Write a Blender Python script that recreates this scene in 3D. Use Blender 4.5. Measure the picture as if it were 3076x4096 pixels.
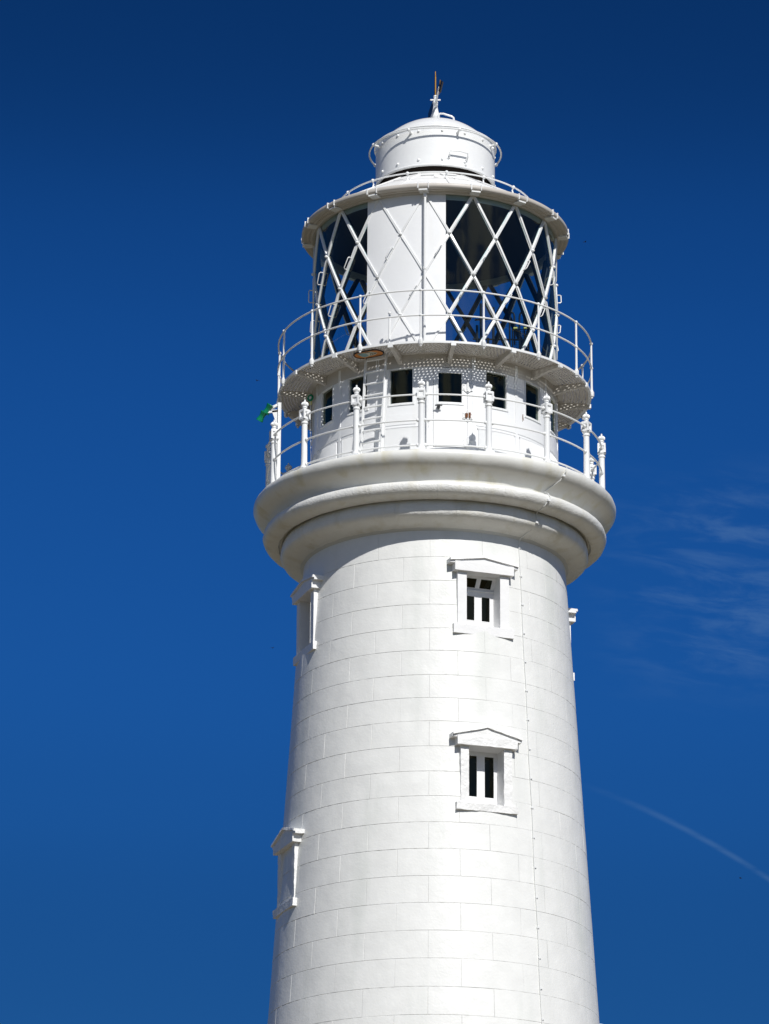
import bpy, math, random
from mathutils import Vector, Matrix, noise
random.seed(7)
sc = bpy.context.scene
for o in list(bpy.data.objects): bpy.data.objects.remove(o)
PI = math.pi
def rad(a): return math.radians(a)

# ------------------------------------------------------------------ camera
cam_d = bpy.data.cameras.new('camera'); cam = bpy.data.objects.new('camera', cam_d)
sc.collection.objects.link(cam)
FW = Vector((-0.01243074, 0.94576349, 0.32461809)); RT = Vector((0.99992056, 0.01108094, 0.00600644)); UP = Vector((-0.0020836, -0.32466697, 0.9458261))
m = Matrix((RT, UP, -FW)).transposed().to_4x4(); m.translation = Vector((0, -70, 1.6))
cam.matrix_world = m
cam_d.sensor_fit = 'VERTICAL'; cam_d.sensor_height = 24; cam_d.sensor_width = 18; cam_d.lens = 94.3077
cam_d.clip_start = 0.5; cam_d.clip_end = 20000
sc.camera = cam
sc.render.resolution_x = 769; sc.render.resolution_y = 1024
sc.view_settings.view_transform = 'Standard'; sc.view_settings.look = 'None'
sc.view_settings.exposure = 0.0; sc.view_settings.gamma = 1

# ------------------------------------------------------------------ light
SUN_AZ, SUN_EL = 20.5, 41.0          # degrees to the right of the camera direction, height
sd = Vector((math.sin(rad(SUN_AZ)) * math.cos(rad(SUN_EL)), -math.cos(rad(SUN_AZ)) * math.cos(rad(SUN_EL)), math.sin(rad(SUN_EL))))
sun_d = bpy.data.lights.new('sun', 'SUN'); sun_d.energy = 4.4; sun_d.angle = rad(0.53); sun_d.color = (1.0, 0.975, 0.93)
sun = bpy.data.objects.new('sun', sun_d); sc.collection.objects.link(sun)
sun.rotation_euler = sd.to_track_quat('Z', 'Y').to_euler(); sun.location = sd * 60

w = bpy.data.worlds.new("World"); sc.world = w; w.use_nodes = True
nt = w.node_tree; N = nt.nodes; Lk = nt.links
for n in list(N): N.remove(n)
def nd(t, **k):
    n = N.new(t)
    for a, b in k.items(): setattr(n, a, b)
    return n
def mth(op, *ins, clamp=False):
    n = nd('ShaderNodeMath', operation=op, use_clamp=clamp)
    for i, v in enumerate(ins):
        if isinstance(v, (int, float)): n.inputs[i].default_value = v
        else: Lk.new(v, n.inputs[i])
    return n.outputs[0]
def sstep(v, a, b):
    n = nd('ShaderNodeMapRange', interpolation_type='SMOOTHSTEP')
    Lk.new(v, n.inputs[0]); n.inputs[1].default_value = a; n.inputs[2].default_value = b
    return n.outputs[0]
sky = nd('ShaderNodeTexSky', sky_type='NISHITA', sun_disc=False)
sky.sun_elevation = rad(SUN_EL); sky.sun_rotation = rad(180 - SUN_AZ)
sky.altitude = 600; sky.air_density = 1.0; sky.dust_density = 0.15; sky.ozone_density = 3.0
hs = nd('ShaderNodeHueSaturation'); hs.inputs['Saturation'].default_value = 1.28; hs.inputs['Hue'].default_value = 0.5
Lk.new(sky.outputs[0], hs.inputs['Color'])
def skyfac(v):
    n = nd('ShaderNodeFloatCurve'); c = n.mapping.curves[0]
    c.points[0].location = (0, .55); c.points[1].location = (1, .50)
    for x, y in ((.13, .53), (.165, .67), (.21, .80), (.25, .71), (.29, .47), (.36, .40)): c.points.new(x, y)
    n.mapping.update(); Lk.new(v, n.inputs['Value']); return n.outputs[0]
tc = nd('ShaderNodeTexCoord'); sep = nd('ShaderNodeSeparateXYZ'); Lk.new(tc.outputs['Generated'], sep.inputs[0])
X_, Y_, Z_ = sep.outputs
AZ = mth('MULTIPLY', mth('ARCTAN2', X_, Y_), 180 / PI); EL = mth('MULTIPLY', mth('ARCSINE', Z_), 180 / PI)
# thin cirrus: a streaky veil to the right of the tower and a faint old vapour trail
cmb = nd('ShaderNodeCombineXYZ'); Lk.new(mth('MULTIPLY', AZ, 0.55), cmb.inputs[0]); Lk.new(mth('ADD', mth('MULTIPLY', EL, 2.4), mth('MULTIPLY', AZ, 0.35)), cmb.inputs[1])
nz = nd('ShaderNodeTexNoise'); nz.inputs['Scale'].default_value = 1.3; nz.inputs['Detail'].default_value = 7; nz.inputs['Roughness'].default_value = 0.6; nz.inputs['Distortion'].default_value = 0.4
Lk.new(cmb.outputs[0], nz.inputs['Vector'])
veil = mth('MULTIPLY', sstep(nz.outputs[0], 0.40, 0.72), mth('MULTIPLY', sstep(AZ, 1.9, 4.3), mth('MULTIPLY', sstep(EL, 15.9, 17.3), sstep(EL, 19.9, 18.6))))
veil = mth('MULTIPLY', veil, sstep(AZ, 60, 20))
line = mth('ABSOLUTE', mth('SUBTRACT', EL, mth('ADD', 15.06, mth('ADD', mth('MULTIPLY', mth('SUBTRACT', AZ, 2.18), -0.33), mth('MULTIPLY', mth('POWER', mth('ABSOLUTE', mth('SUBTRACT', AZ, 2.18)), 2), -0.065)))))
n2 = nd('ShaderNodeTexNoise'); n2.inputs['Scale'].default_value = 3.0; n2.inputs['Detail'].default_value = 4; Lk.new(cmb.outputs[0], n2.inputs['Vector'])
trail = mth('MULTIPLY', sstep(line, 0.075, 0.0), mth('MULTIPLY', sstep(AZ, 1.9, 3.9), sstep(n2.outputs[0], 0.15, 0.6)))
trail = mth('MULTIPLY', trail, sstep(AZ, 12, 8))
cmb2 = nd('ShaderNodeCombineXYZ'); Lk.new(mth('MULTIPLY', X_, 2.2), cmb2.inputs[0]); Lk.new(mth('MULTIPLY', Z_, 6.0), cmb2.inputs[1]); Lk.new(Y_, cmb2.inputs[2])
nb = nd('ShaderNodeTexNoise'); nb.inputs['Scale'].default_value = 2.2; nb.inputs['Detail'].default_value = 6; Lk.new(cmb2.outputs[0], nb.inputs['Vector'])
behind = mth('MULTIPLY', sstep(nb.outputs[0], 0.44, 0.62), mth('MULTIPLY', sstep(Y_, -0.15, -0.5), mth('MULTIPLY', sstep(EL, 3, 10), sstep(EL, 62, 40))))
cl = mth('ADD', mth("MULTIPLY", veil, 0.15), mth("MULTIPLY", trail, 0.12), clamp=True)
mixc = nd('ShaderNodeMix', data_type='RGBA'); mixc.inputs['B'].default_value = (4.2, 7.4, 10.8, 1)
Lk.new(cl, mixc.inputs['Factor'])
deep = nd('ShaderNodeVectorMath', operation='MULTIPLY'); Lk.new(hs.outputs[0], deep.inputs[0]); deep.inputs[1].default_value = (0.30, 0.90, 1.58)
deep2 = nd('ShaderNodeVectorMath', operation='SCALE'); Lk.new(deep.outputs[0], deep2.inputs[0]); Lk.new(mth('MULTIPLY', skyfac(mth('DIVIDE', EL, 90)), 1.02), deep2.inputs['Scale'])
Lk.new(deep2.outputs[0], mixc.inputs['A'])
bg = nd('ShaderNodeBackground'); bg.inputs[1].default_value = 0.05
mixd = nd('ShaderNodeMix', data_type='RGBA'); mixd.inputs['B'].default_value = (11, 12, 13, 1)
Lk.new(mth('MULTIPLY', behind, 0.8), mixd.inputs['Factor']); Lk.new(mixc.outputs['Result'], mixd.inputs['A'])
Lk.new(mixd.outputs['Result'], bg.inputs[0])
wo = nd('ShaderNodeOutputWorld'); Lk.new(bg.outputs[0], wo.inputs[0])

# ------------------------------------------------------------------ materials
def mat(name, col, rough=0.4, var=0.03, vscale=3.0, bump=0.0, bscale=40.0, bump2=0.0, b2scale=1.5, metal=0.0, stain=None, spec=0.5):
    m = bpy.data.materials.new(name); m.use_nodes = True
    t = m.node_tree; ns = t.nodes; ls = t.links; b = ns['Principled BSDF']
    b.inputs['Roughness'].default_value = rough; b.inputs['Metallic'].default_value = metal; b.inputs['Specular IOR Level'].default_value = spec
    tcn = ns.new('ShaderNodeNewGeometry')
    n1 = ns.new('ShaderNodeTexNoise'); n1.inputs['Scale'].default_value = vscale; n1.inputs['Detail'].default_value = 6; n1.inputs['Roughness'].default_value = 0.6
    ls.new(tcn.outputs['Position'], n1.inputs['Vector'])
    r = ns.new('ShaderNodeValToRGB'); r.color_ramp.elements[0].position = 0.3; r.color_ramp.elements[1].position = 0.7
    r.color_ramp.elements[0].color = tuple(max(0, c * (1 - var)) for c in col) + (1,); r.color_ramp.elements[1].color = tuple(min(.9, c * (1 + var)) for c in col) + (1,)
    ls.new(n1.outputs[0], r.inputs[0]); out = r.outputs[0]
    if stain:
        mp = ns.new('ShaderNodeMapping'); mp.inputs['Scale'].default_value = (stain[2], stain[2], stain[2] * .12)
        ls.new(tcn.outputs['Position'], mp.inputs[0])
        n3 = ns.new('ShaderNodeTexNoise'); n3.inputs['Scale'].default_value = 1; n3.inputs['Detail'].default_value = 5; ls.new(mp.outputs[0], n3.inputs['Vector'])
        r3 = ns.new('ShaderNodeValToRGB'); r3.color_ramp.elements[0].position = stain[3]; r3.color_ramp.elements[1].position = stain[3] + .2
        r3.color_ramp.elements[0].color = (0, 0, 0, 1); r3.color_ramp.elements[1].color = (stain[1],) * 3 + (1,)
        ls.new(n3.outputs[0], r3.inputs[0]); mx = ns.new('ShaderNodeMix'); mx.data_type = 'RGBA'
        ls.new(r3.outputs[0], mx.inputs['Factor']); ls.new(out, mx.inputs['A']); mx.inputs['B'].default_value = tuple(stain[0]) + (1,); out = mx.outputs['Result']
    ls.new(out, b.inputs['Base Color'])
    prev = None
    for amt, s, det in ((bump2, b2scale, 3), (bump, bscale, 5)):
        if amt > 0:
            nn = ns.new('ShaderNodeTexNoise'); nn.inputs['Scale'].default_value = s; nn.inputs['Detail'].default_value = det
            ls.new(tcn.outputs['Position'], nn.inputs['Vector'])
            bm_ = ns.new('ShaderNodeBump'); bm_.inputs['Strength'].default_value = 1.0; bm_.inputs['Distance'].default_value = amt
            ls.new(nn.outputs[0], bm_.inputs['Height'])
            if prev: ls.new(prev, bm_.inputs['Normal'])
            prev = bm_.outputs[0]
    if prev: ls.new(prev, b.inputs['Normal'])
    return m
M_stone = mat('painted_stone', (.785, .788, .768), .35, .045, 2.4, .0026, 26, .018, 1.5, stain=((.62, .645, .61), .5, 2.0, .52))
M_core = mat('painted_joint', (.60, .61, .60), .5, .03)
M_corn = mat('painted_cornice', (.76, .76, .735), .42, .05, 3.0, .009, 30, .014, 2.4, stain=((.60, .565, .45), .6, 3.4, .52))
M_lip = mat('painted_cornice_lip', (.76, .76, .73), .34, .04, 2.0, .0022, 26, .016, 1.8, stain=((.60, .56, .40), .7, 3.0, .52))
M_trim = mat('painted_trim', (.80, .80, .80), .4, .02, 3, .003, 26, .006, 5)
M_rough = mat('lumpy_trim', (.79, .79, .78), .42, .03, 4, .010, 20, .02, 7)
M_metal = mat('white_metal_paint', (.80, .81, .81), .27, .02, 3, .0006, 30, .003, 5)
M_wall = mat('white_room_wall', (.80, .81, .82), .34, .02, 1.5, .0006, 20, .005, 2.2, stain=((.70, .69, .64), .3, 3, .58))
M_under = mat('dirty_shaded_underside', (.52, .49, .45), .45, .05, 4, .0012, 30, .004, 5, stain=((.50, .46, .40), .5, 4, .56))  # dirty white paint, darkened in the colour to carry shade under gallery and eave
M_hole = mat('dark_hole_side', (.09, .08, .07), .7, .3, 30)  # darker tone for the inner sides of the perforations
M_roof = mat('white_roof_paint', (.79, .79, .78), .45, .03, 3, .003, 16, .006, 4, stain=((.62, .56, .45), .4, 5, .6))
M_dark = mat('black_paint', (.012, .013, .015), .4, .1)
M_ceil = mat('dark_ceiling', (.010, .010, .011), .6, .1)
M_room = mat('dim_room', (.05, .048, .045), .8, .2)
M_rust = mat('rusty_iron', (.13, .045, .012), .8, .85, 45, .004, 60)
M_vent = mat('rusty_vent_core', (.03, .02, .016), .85, .5, 12, .004, 40)
M_gold = mat('gilded_metal', (.26, .145, .03), .45, .15, 20, metal=.8)
M_green = mat('green_enamel', (.003, .20, .09), .25, .08, 8)
M_yellow = mat('yellow_paint', (.70, .60, .16), .5, .06, 8)
M_orange = mat('orange_paint', (.55, .20, .04), .5, .1, 12)
M_teal = mat('teal_print', (.22, .36, .38), .5, .08, 20)
M_cream = mat('cream_print', (.55, .52, .42), .5, .04, 20)
M_sage = mat('sage_enamel', (.42, .47, .38), .4, .04, 5)
M_post = mat('oiled_steel', (.03, .034, .04), .3, .2, 5, metal=.5)
M_grass = mat('short_grass', (.12, .10, .055), .9, .35, .3, .02, 5)
M_apron = mat('bounce_apron_concrete', (.34, .28, .21), .85, .12, .6, .004, 8)

def glass(name, tint, refl=(1, 1, 1), rough=0.02):
    m = bpy.data.materials.new(name); m.use_nodes = True; t = m.node_tree; ns = t.nodes; ls = t.links
    for n in list(ns): ns.remove(n)
    o = ns.new('ShaderNodeOutputMaterial'); tr = ns.new('ShaderNodeBsdfTransparent'); tr.inputs[0].default_value = tint + (1,)
    gl = ns.new('ShaderNodeBsdfGlossy'); gl.inputs['Roughness'].default_value = rough; gl.inputs[0].default_value = tuple(refl) + (1,)
    fr = ns.new('ShaderNodeFresnel'); g = ns.new('ShaderNodeNewGeometry'); ior = ns.new('ShaderNodeMapRange'); ls.new(g.outputs['Backfacing'], ior.inputs[0]); ior.inputs[3].default_value = 1.5; ior.inputs[4].default_value = 1 / 1.5; ls.new(ior.outputs[0], fr.inputs[0])
    nn = ns.new('ShaderNodeTexNoise'); nn.inputs['Scale'].default_value = 1.2; ls.new(g.outputs['Position'], nn.inputs['Vector'])
    b = ns.new('ShaderNodeBump'); b.inputs['Distance'].default_value = .006; b.inputs['Strength'].default_value = 1; ls.new(nn.outputs[0], b.inputs['Height'])
    ls.new(b.outputs[0], gl.inputs['Normal'])
    mx = ns.new('ShaderNodeMixShader'); ls.new(fr.outputs[0], mx.inputs[0]); ls.new(tr.outputs[0], mx.inputs[1]); ls.new(gl.outputs[0], mx.inputs[2]); ls.new(mx.outputs[0], o.inputs[0])
    return m
M_glass = glass('lantern_glass', (.80, .90, .92), (1, 1, .85))
M_wglass = glass('window_glass', (.35, .42, .42), (.80, .78, .50))

# ------------------------------------------------------------------ mesh helpers
def pos(r, az, z): a = rad(az); return Vector((r * math.sin(a), -r * math.cos(a), z))
def frame(az):
    a = rad(az); return Vector((math.cos(a), math.sin(a), 0)), Vector((math.sin(a), -math.cos(a), 0)), Vector((0, 0, 1))
class MB:
    def __init__(s): s.v = []; s.f = []
    def add(s, vs, fs):
        n = len(s.v); s.v += [tuple(p) for p in vs]; s.f += [tuple(i + n for i in f) for f in fs]; return s
    def box(s, c, hx, hy, hz, X=Vector((1, 0, 0)), Y=Vector((0, 1, 0)), Z=Vector((0, 0, 1)), taper=1.0):
        vs = [Vector(c) + X * (hx * a * (taper if d > 0 else 1)) + Y * (hy * b * (taper if d > 0 else 1)) + Z * (hz * d) for d in (-1, 1) for b in (-1, 1) for a in (-1, 1)]
        return s.add(vs, [(0, 2, 3, 1), (4, 5, 7, 6), (0, 1, 5, 4), (2, 6, 7, 3), (0, 4, 6, 2), (1, 3, 7, 5)])
    def lbox(s, az, x0, x1, q0, q1, z0, z1):
        X, Nn, Z = frame(az); c = X * ((x0 + x1) / 2) + Nn * ((q0 + q1) / 2) + Z * ((z0 + z1) / 2)
        return s.box(c, abs(x1 - x0) / 2, abs(q1 - q0) / 2, abs(z1 - z0) / 2, X, Nn, Z)
    def rbox(s, az, x0, x1, q0, q1, z0, z1, jit=.006, step=.06):
        # subdivided, slightly lumpy box (thick old paint and plaster)
        X, Nn, Z = frame(az)
        nx = max(1, int((x1 - x0) / step)); nq = max(1, int((q1 - q0) / step)); nz_ = max(1, int((z1 - z0) / step))
        def P(a, b, c):
            p = X * a + Nn * b + Z * c
            return p + noise.noise_vector(p * 9) * jit + noise.noise_vector(p * 31) * jit * .6
        def grid(fn, n, k):
            vs = [fn(i / n, j / k) for j in range(k + 1) for i in range(n + 1)]
            fs = [(j * (n + 1) + i, j * (n + 1) + i + 1, (j + 1) * (n + 1) + i + 1, (j + 1) * (n + 1) + i) for j in range(k) for i in range(n)]
            s.add(vs, fs)
        dx, dq, dz = x1 - x0, q1 - q0, z1 - z0
        grid(lambda u, v: P(x0 + dx * u, q1, z0 + dz * v), nx, nz_)
        grid(lambda u, v: P(x1 - dx * u, q0, z0 + dz * v), nx, nz_)
        grid(lambda u, v: P(x0, q0 + dq * u, z0 + dz * v), nq, nz_)
        grid(lambda u, v: P(x1, q1 - dq * u, z0 + dz * v), nq, nz_)
        grid(lambda u, v: P(x0 + dx * u, q1 - dq * v, z1), nx, nq)
        grid(lambda u, v: P(x0 + dx * u, q0 + dq * v, z0), nx, nq)
        return s
    def tube(s, path, r, n=8, closed=False):
        P = [Vector(p) for p in path]; k = len(P); rr = r if isinstance(r, (list, tuple)) else [r] * k
        vs = []; prevU = None
        for i, p in enumerate(P):
            if closed: t = (P[(i + 1) % k] - P[i - 1]).normalized()
            else: t = (P[min(i + 1, k - 1)] - P[max(i - 1, 0)]).normalized()
            u = prevU - t * prevU.dot(t) if prevU is not None else t.cross(Vector((0, 0, 1)) if abs(t.z) < .9 else Vector((1, 0, 0)))
            u.normalize(); prevU = u; v = t.cross(u)
            vs += [p + (u * math.cos(2 * PI * a / n) + v * math.sin(2 * PI * a / n)) * rr[i] for a in range(n)]
        fs = []
        for i in range(k if closed else k - 1):
            j = (i + 1) % k
            for a in range(n): b = (a + 1) % n; fs.append((i * n + a, i * n + b, j * n + b, j * n + a))
        if not closed: fs += [tuple(range(n))[::-1], tuple((k - 1) * n + a for a in range(n))]
        return s.add(vs, fs)
    def lathe(s, prof, n=64, az0=None, az1=None, c=(0, 0, 0), X=None, Y=None, Z=None, caps=False):
        X = X or Vector((1, 0, 0)); Y = Y or Vector((0, 1, 0)); Z = Z or Vector((0, 0, 1)); c = Vector(c)
        full = az0 is None; a0 = 0 if full else rad(az0); a1 = 2 * PI if full else rad(az1)
        na = n if full else n + 1; vs = []
        for i in range(na):
            a = a0 + (a1 - a0) * i / n
            d = X * math.sin(a) - Y * math.cos(a)
            vs += [c + d * r + Z * z for r, z in prof]
        k = len(prof); fs = []
        for i in range(n):
            j = (i + 1) % na
            for q in range(k - 1): fs.append((i * k + q, j * k + q, j * k + q + 1, i * k + q + 1))
        if caps and not full: fs += [tuple(range(k)), tuple((na - 1) * k + q for q in range(k))[::-1]]
        return s.add(vs, fs)
    def sphere(s, c, r, n=8, k=6, sq=1.0):
        return s.lathe([(max(1e-5, r * math.sin(PI * i / k)), -r * sq * math.cos(PI * i / k)) for i in range(k + 1)], n, c=c)
    def cbox(s, a0, a1, z0, z1, r0, r1, step=2.0):
        n = max(1, int(math.ceil(abs(a1 - a0) / step)))
        return s.lathe([(r0, z0), (r1, z0), (r1, z1), (r0, z1), (r0, z0)], n, a0, a1, caps=False).add(
            [pos(r, a, z) for a in (a0, a1) for r, z in ((r0, z0), (r1, z0), (r1, z1), (r0, z1))], [(0, 1, 2, 3), (7, 6, 5, 4)])
    def prism(s, pts, O, X, Z, D, d):
        n = len(pts); vs = [O + X * x + Z * z for x, z in pts] + [O + X * x + Z * z + D * d for x, z in pts]
        return s.add(vs, [tuple(range(n)), tuple(range(n, 2 * n))[::-1]] + [(i, i + n, (i + 1) % n + n, (i + 1) % n) for i in range(n)])
def mesh(name, mb, m, smooth=35, weld=False):
    me = bpy.data.meshes.new(name); me.from_pydata(mb.v, [], mb.f)
    if weld:
        import bmesh
        b = bmesh.new(); b.from_mesh(me); bmesh.ops.remove_doubles(b, verts=b.verts, dist=1e-5); bmesh.ops.recalc_face_normals(b, faces=b.faces); b.to_mesh(me); b.free()
    me.materials.append(m)
    if smooth:
        me.polygons.foreach_set('use_smooth', [True] * len(me.polygons)); me.set_sharp_from_angle(angle=rad(smooth))
    me.update(); return me
WL = {}
def obj(name, mb, m, parent=None, smooth=35, weld=False, data=None, rot=0.0, label=None, kind=None, loc=None):
    me = data or mesh(name, mb, m, smooth, weld)
    o = bpy.data.objects.new(name, me); sc.collection.objects.link(o)
    if parent: o.parent = parent; base = WL[parent.name]
    else: base = Vector((0, 0, 0))
    wl = Vector(loc) if loc is not None else Vector((0, 0, 0))
    o.location = wl - base; o.rotation_euler = (0, 0, rot); WL[o.name] = wl
    if label: o['label'] = label
    if kind: o['kind'] = kind
    return o
def thing(name, label, cat, loc=(0, 0, 0), group=None):
    o = bpy.data.objects.new(name, None); sc.collection.objects.link(o); o.location = loc; o.empty_display_size = .3; WL[o.name] = Vector(loc)
    o['label'] = label; o['category'] = cat
    if group: o['group'] = group
    return o
def tag(o, label, cat, group=None):
    o['label'] = label; o['category'] = cat
    if group: o['group'] = group
    return o

# ------------------------------------------------------------------ setting
def TR(z): return 3.9279 - .06265 * z
g = MB().lathe([(0.001, -.3), (6, -.3), (7000, -.3), ], 96)
g = MB().lathe([(0.001, 0), (40, 0), (400, 0), (7000, 0)], 96)
obj('ground', g, M_grass, kind='structure', smooth=0)
obj('bounce_apron', MB().lathe([(3.2, .004), (13, .004), (13.2, 0.0005)], 96), M_apron, kind='structure', smooth=0)  # unseen pale apron, added to bounce warm light up under the cornice

LH = thing('lighthouse', 'tall white painted round stone lighthouse with cornice gallery, windowed room and diamond paned lantern', 'lighthouse')

# --- openings in the shaft: az, half width, z0, z1
WIN = [dict(az=20.45, t='A', zs=22.53, st=22.70, bb=23.68, bt=23.845, hw=.316, po=.486, rise=.10),
       dict(az=19.85, t='B', zs=19.28, st=19.41, bb=20.44, bt=20.60, hw=.325, po=.475, rise=.17),
       dict(az=-70, t='A', zs=22.57, st=22.72, bb=23.72, bt=23.885, hw=.316, po=.486, rise=.10),
       dict(az=-70, t='D', zs=17.87, st=18.01, bb=19.02, bt=19.18, hw=.325, po=.475, rise=.17),
       dict(az=110, t='A', zs=22.50, st=22.65, bb=23.63, bt=23.80, hw=.316, po=.486, rise=.10),
       dict(az=110, t='B', zs=14.82, st=14.96, bb=15.97, bt=16.12, hw=.325, po=.475, rise=.17)]
OPEN = []
for q in WIN:
    if q['t'] == 'D': continue
    r = TR((q['st'] + q['bb']) / 2); da = math.degrees(math.asin((q['hw'] + .05) / r)); OPEN.append((q['az'] - da, q['az'] + da, q['st'] - .03, q['bb'] + .05))
def minus(rects, op):
    out = []
    for a0, a1, z0, z1 in rects:
        b0, b1, y0, y1 = op
        if b1 <= a0 or b0 >= a1 or y1 <= z0 or y0 >= z1: out.append((a0, a1, z0, z1)); continue
        if b0 > a0: out.append((a0, b0, z0, z1))
        if b1 < a1: out.append((b1, a1, z0, z1))
        c0, c1 = max(a0, b0), min(a1, b1)
        if y0 > z0: out.append((c0, c1, z0, y0))
        if y1 < z1: out.append((c0, c1, y1, z1))
    return [r for r in out if r[1] - r[0] > .4 and r[3] - r[2] > .02]
# core behind the joints
core = MB(); rects = [(-180, 180, 0.0, 24.52)]
for op in OPEN: rects = minus(rects, op)
for a0, a1, z0, z1 in rects:
    nn = max(1, int((a1 - a0) / 2.5)); nzz = max(1, int((z1 - z0) / 2))
    core.lathe([(TR(z0 + (z1 - z0) * i / nzz) - .0085, z0 + (z1 - z0) * i / nzz) for i in range(nzz + 1)], nn, a0, a1)
obj('joint_bed', core, M_core, LH)
LINES = [24.50, 23.96, 23.511, 23.062, 22.614, 22.197, 21.745, 21.318, 20.889, 20.429, 19.972, 19.522, 19.051, 18.574, 18.086, 17.609, 17.118, 16.629, 16.134, 15.642, 15.14, 14.63, 14.11, 13.59]
def block(mb, a0, a1, z0, z1, joint, off, tilt):
    # joint: which edges (left,right,bottom,top) are real joints; others are cut for windows
    ga = math.degrees(.0007 / TR(z0)); gz = .0010; e = .0055; ea = math.degrees(e / TR(z0)); dep = .0046
    A0 = a0 + (ga if joint[0] else 0); A1 = a1 - (ga if joint[1] else 0); Z0 = z0 + (gz if joint[2] else 0); Z1 = z1 - (gz if joint[3] else 0)
    nm = max(1, int(round((A1 - A0) / 4.6)))
    cols = [(A0, dep if joint[0] else 0)] + [(A0 + ea + (A1 - A0 - 2 * ea) * i / nm, 0) for i in range(nm + 1)] + [(A1, dep if joint[1] else 0)]
    rows = [(Z0, dep if joint[2] else 0), (Z0 + e, 0), (Z1 - e, 0), (Z1, dep if joint[3] else 0)]
    vs = []; am = (a0 + a1) / 2; zm = (z0 + z1) / 2
    for z, dz in rows:
        for a, da in cols: kk = max(.15, min(1.25, (.85 if a < 12 else .62) + 1.3 * noise.noise(Vector((a * .11, zm * 2.3, z * 1.1))) - .42 * (1 if a > 22 else 0))); vs.append(pos(TR(z) - max(da, dz) * kk + off + tilt[0] * (a - am) * .04 + tilt[1] * (z - zm), a, z))
    n = len(cols); mb.add(vs, [(j * n + i, j * n + i + 1, (j + 1) * n + i + 1, (j + 1) * n + i) for j in range(3) for i in range(n - 1)])
def round_normals(me):
    # body faces shade as one round wall, bevels stay crisp
    ns = []
    for p in me.polygons:
        pn = p.normal.copy(); c = p.center; rn = Vector((c.x, c.y, .06265 * math.hypot(c.x, c.y))).normalized()
        flip = 1 if pn.dot(rn) > 0 else -1; body = abs(pn.dot(rn)) > .9985
        for vi in p.vertices:
            v = me.vertices[vi].co
            ns.append(tuple(Vector((v.x, v.y, .06265 * math.hypot(v.x, v.y))).normalized() * flip) if body else tuple(pn))
    me.polygons.foreach_set('use_smooth', [True] * len(me.polygons)); me.normals_split_custom_set(ns)
back = MB()
for k in range(len(LINES) - 1):
    z1, z0 = LINES[k], LINES[k + 1]; ph = -1.9 if k % 2 == 0 else -13.15
    for i in range(16):
        a0 = ph + 22.5 * i; a0 = (a0 + 180) % 360 - 180; a1 = a0 + 22.5; am = (a0 + a1) / 2
        vis = -100 < am < 112 and k < 21
        jit = random.uniform(-.35, .35)
        jl = random.Random(k * 100 + i).uniform(-.25, .25)
        rects = [(a0, a1, z0, z1)]
        for op in OPEN:
            for sh in (-360, 0, 360): rects = minus(rects, (op[0] + sh, op[1] + sh, op[2], op[3]))
        b = MB() if vis else back; off = random.uniform(-.0012, .0012); tilt = (random.uniform(-.0012, .0012), random.uniform(-.003, .003))
        for r in rects: block(b, *r, (abs(r[0] - a0) < 1e-6, abs(r[1] - a1) < 1e-6, abs(r[2] - z0) < 1e-6, abs(r[3] - z1) < 1e-6), off, tilt)
        if vis: round_normals(obj('stone_block', b, M_stone, LH, 0).data)
# shaft below the picture: rows down to the plinth
for k in range(26):
    z1 = LINES[-1] - .5227 * k; z0 = z1 - .5227
    if z0 < 0: break
    ph = -13.15 if k % 2 == 0 else -1.9
    for i in range(16): block(back, ph + 22.5 * i, ph + 22.5 * i + 22.5, z0, z1, (1, 1, 1, 1), 0, (0, 0))
round_normals(obj('stonework', back, M_stone, LH, 0, kind='stuff').data)

# --- cornice: lip, torus course, lower torus course (stones with fine joints)
def smoothp(pts, it=2):
    for _ in range(it):
        o = [pts[0]]
        for a, b in zip(pts, pts[1:]): o += [(a[0] * .75 + b[0] * .25, a[1] * .75 + b[1] * .25), (a[0] * .25 + b[0] * .75, a[1] * .25 + b[1] * .75)]
        pts = o + [pts[-1]]
    return pts
def lumpy(mb, amt, s, z0=None):
    mb.v = [tuple(Vector(p) + Vector((p[0], p[1], 0)).normalized() * noise.noise(Vector(p) * s) * amt) for p in mb.v]; return mb
lip = smoothp([(2.98, 25.13), (2.985, 25.17), (3.00, 25.22), (3.05, 25.29), (3.14, 25.36), (3.24, 25.42), (3.31, 25.50), (3.338, 25.585), (3.32, 25.66), (3.24, 25.70), (3.10, 25.715)])
lip += [(2.26, 25.74), (2.0, 25.74)]
obj('cornice_lip', lumpy(MB().lathe(lip, 180), .010, 3.2), M_lip, LH)
roll = smoothp([(2.97, 25.168), (3.05, 25.165), (3.12, 25.14), (3.15, 25.08), (3.14, 25.00), (3.08, 24.93), (2.97, 24.895), (2.87, 24.885), (2.855, 24.885), (2.85, 24.935), (2.80, 24.935)])
for i in range(16):
    a = 1 + 22.5 * i; obj('torus_stone', lumpy(MB().lathe(roll, 12, a + .02, a + 22.48, caps=True), .012, 5), M_corn, LH)
roll2 = smoothp([(2.75, 24.935), (2.78, 24.90), (2.805, 24.83), (2.822, 24.73), (2.80, 24.64), (2.69, 24.575), (2.55, 24.53), (2.46, 24.50), (2.42, 24.485), (2.38, 24.46)])
for i in range(16):
    a = 8 + 22.5 * i; obj('lower_torus_stone', lumpy(MB().lathe(roll2, 12, a + .02, a + 22.48, caps=True), .010, 5), M_corn, LH)
obj('cornice_core', MB().lathe([(2.36, 24.44), (2.72, 24.66), (2.77, 24.80), (2.74, 24.96), (3.05, 24.98), (3.10, 25.08), (2.95, 25.15)], 120), M_core, LH)

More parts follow.
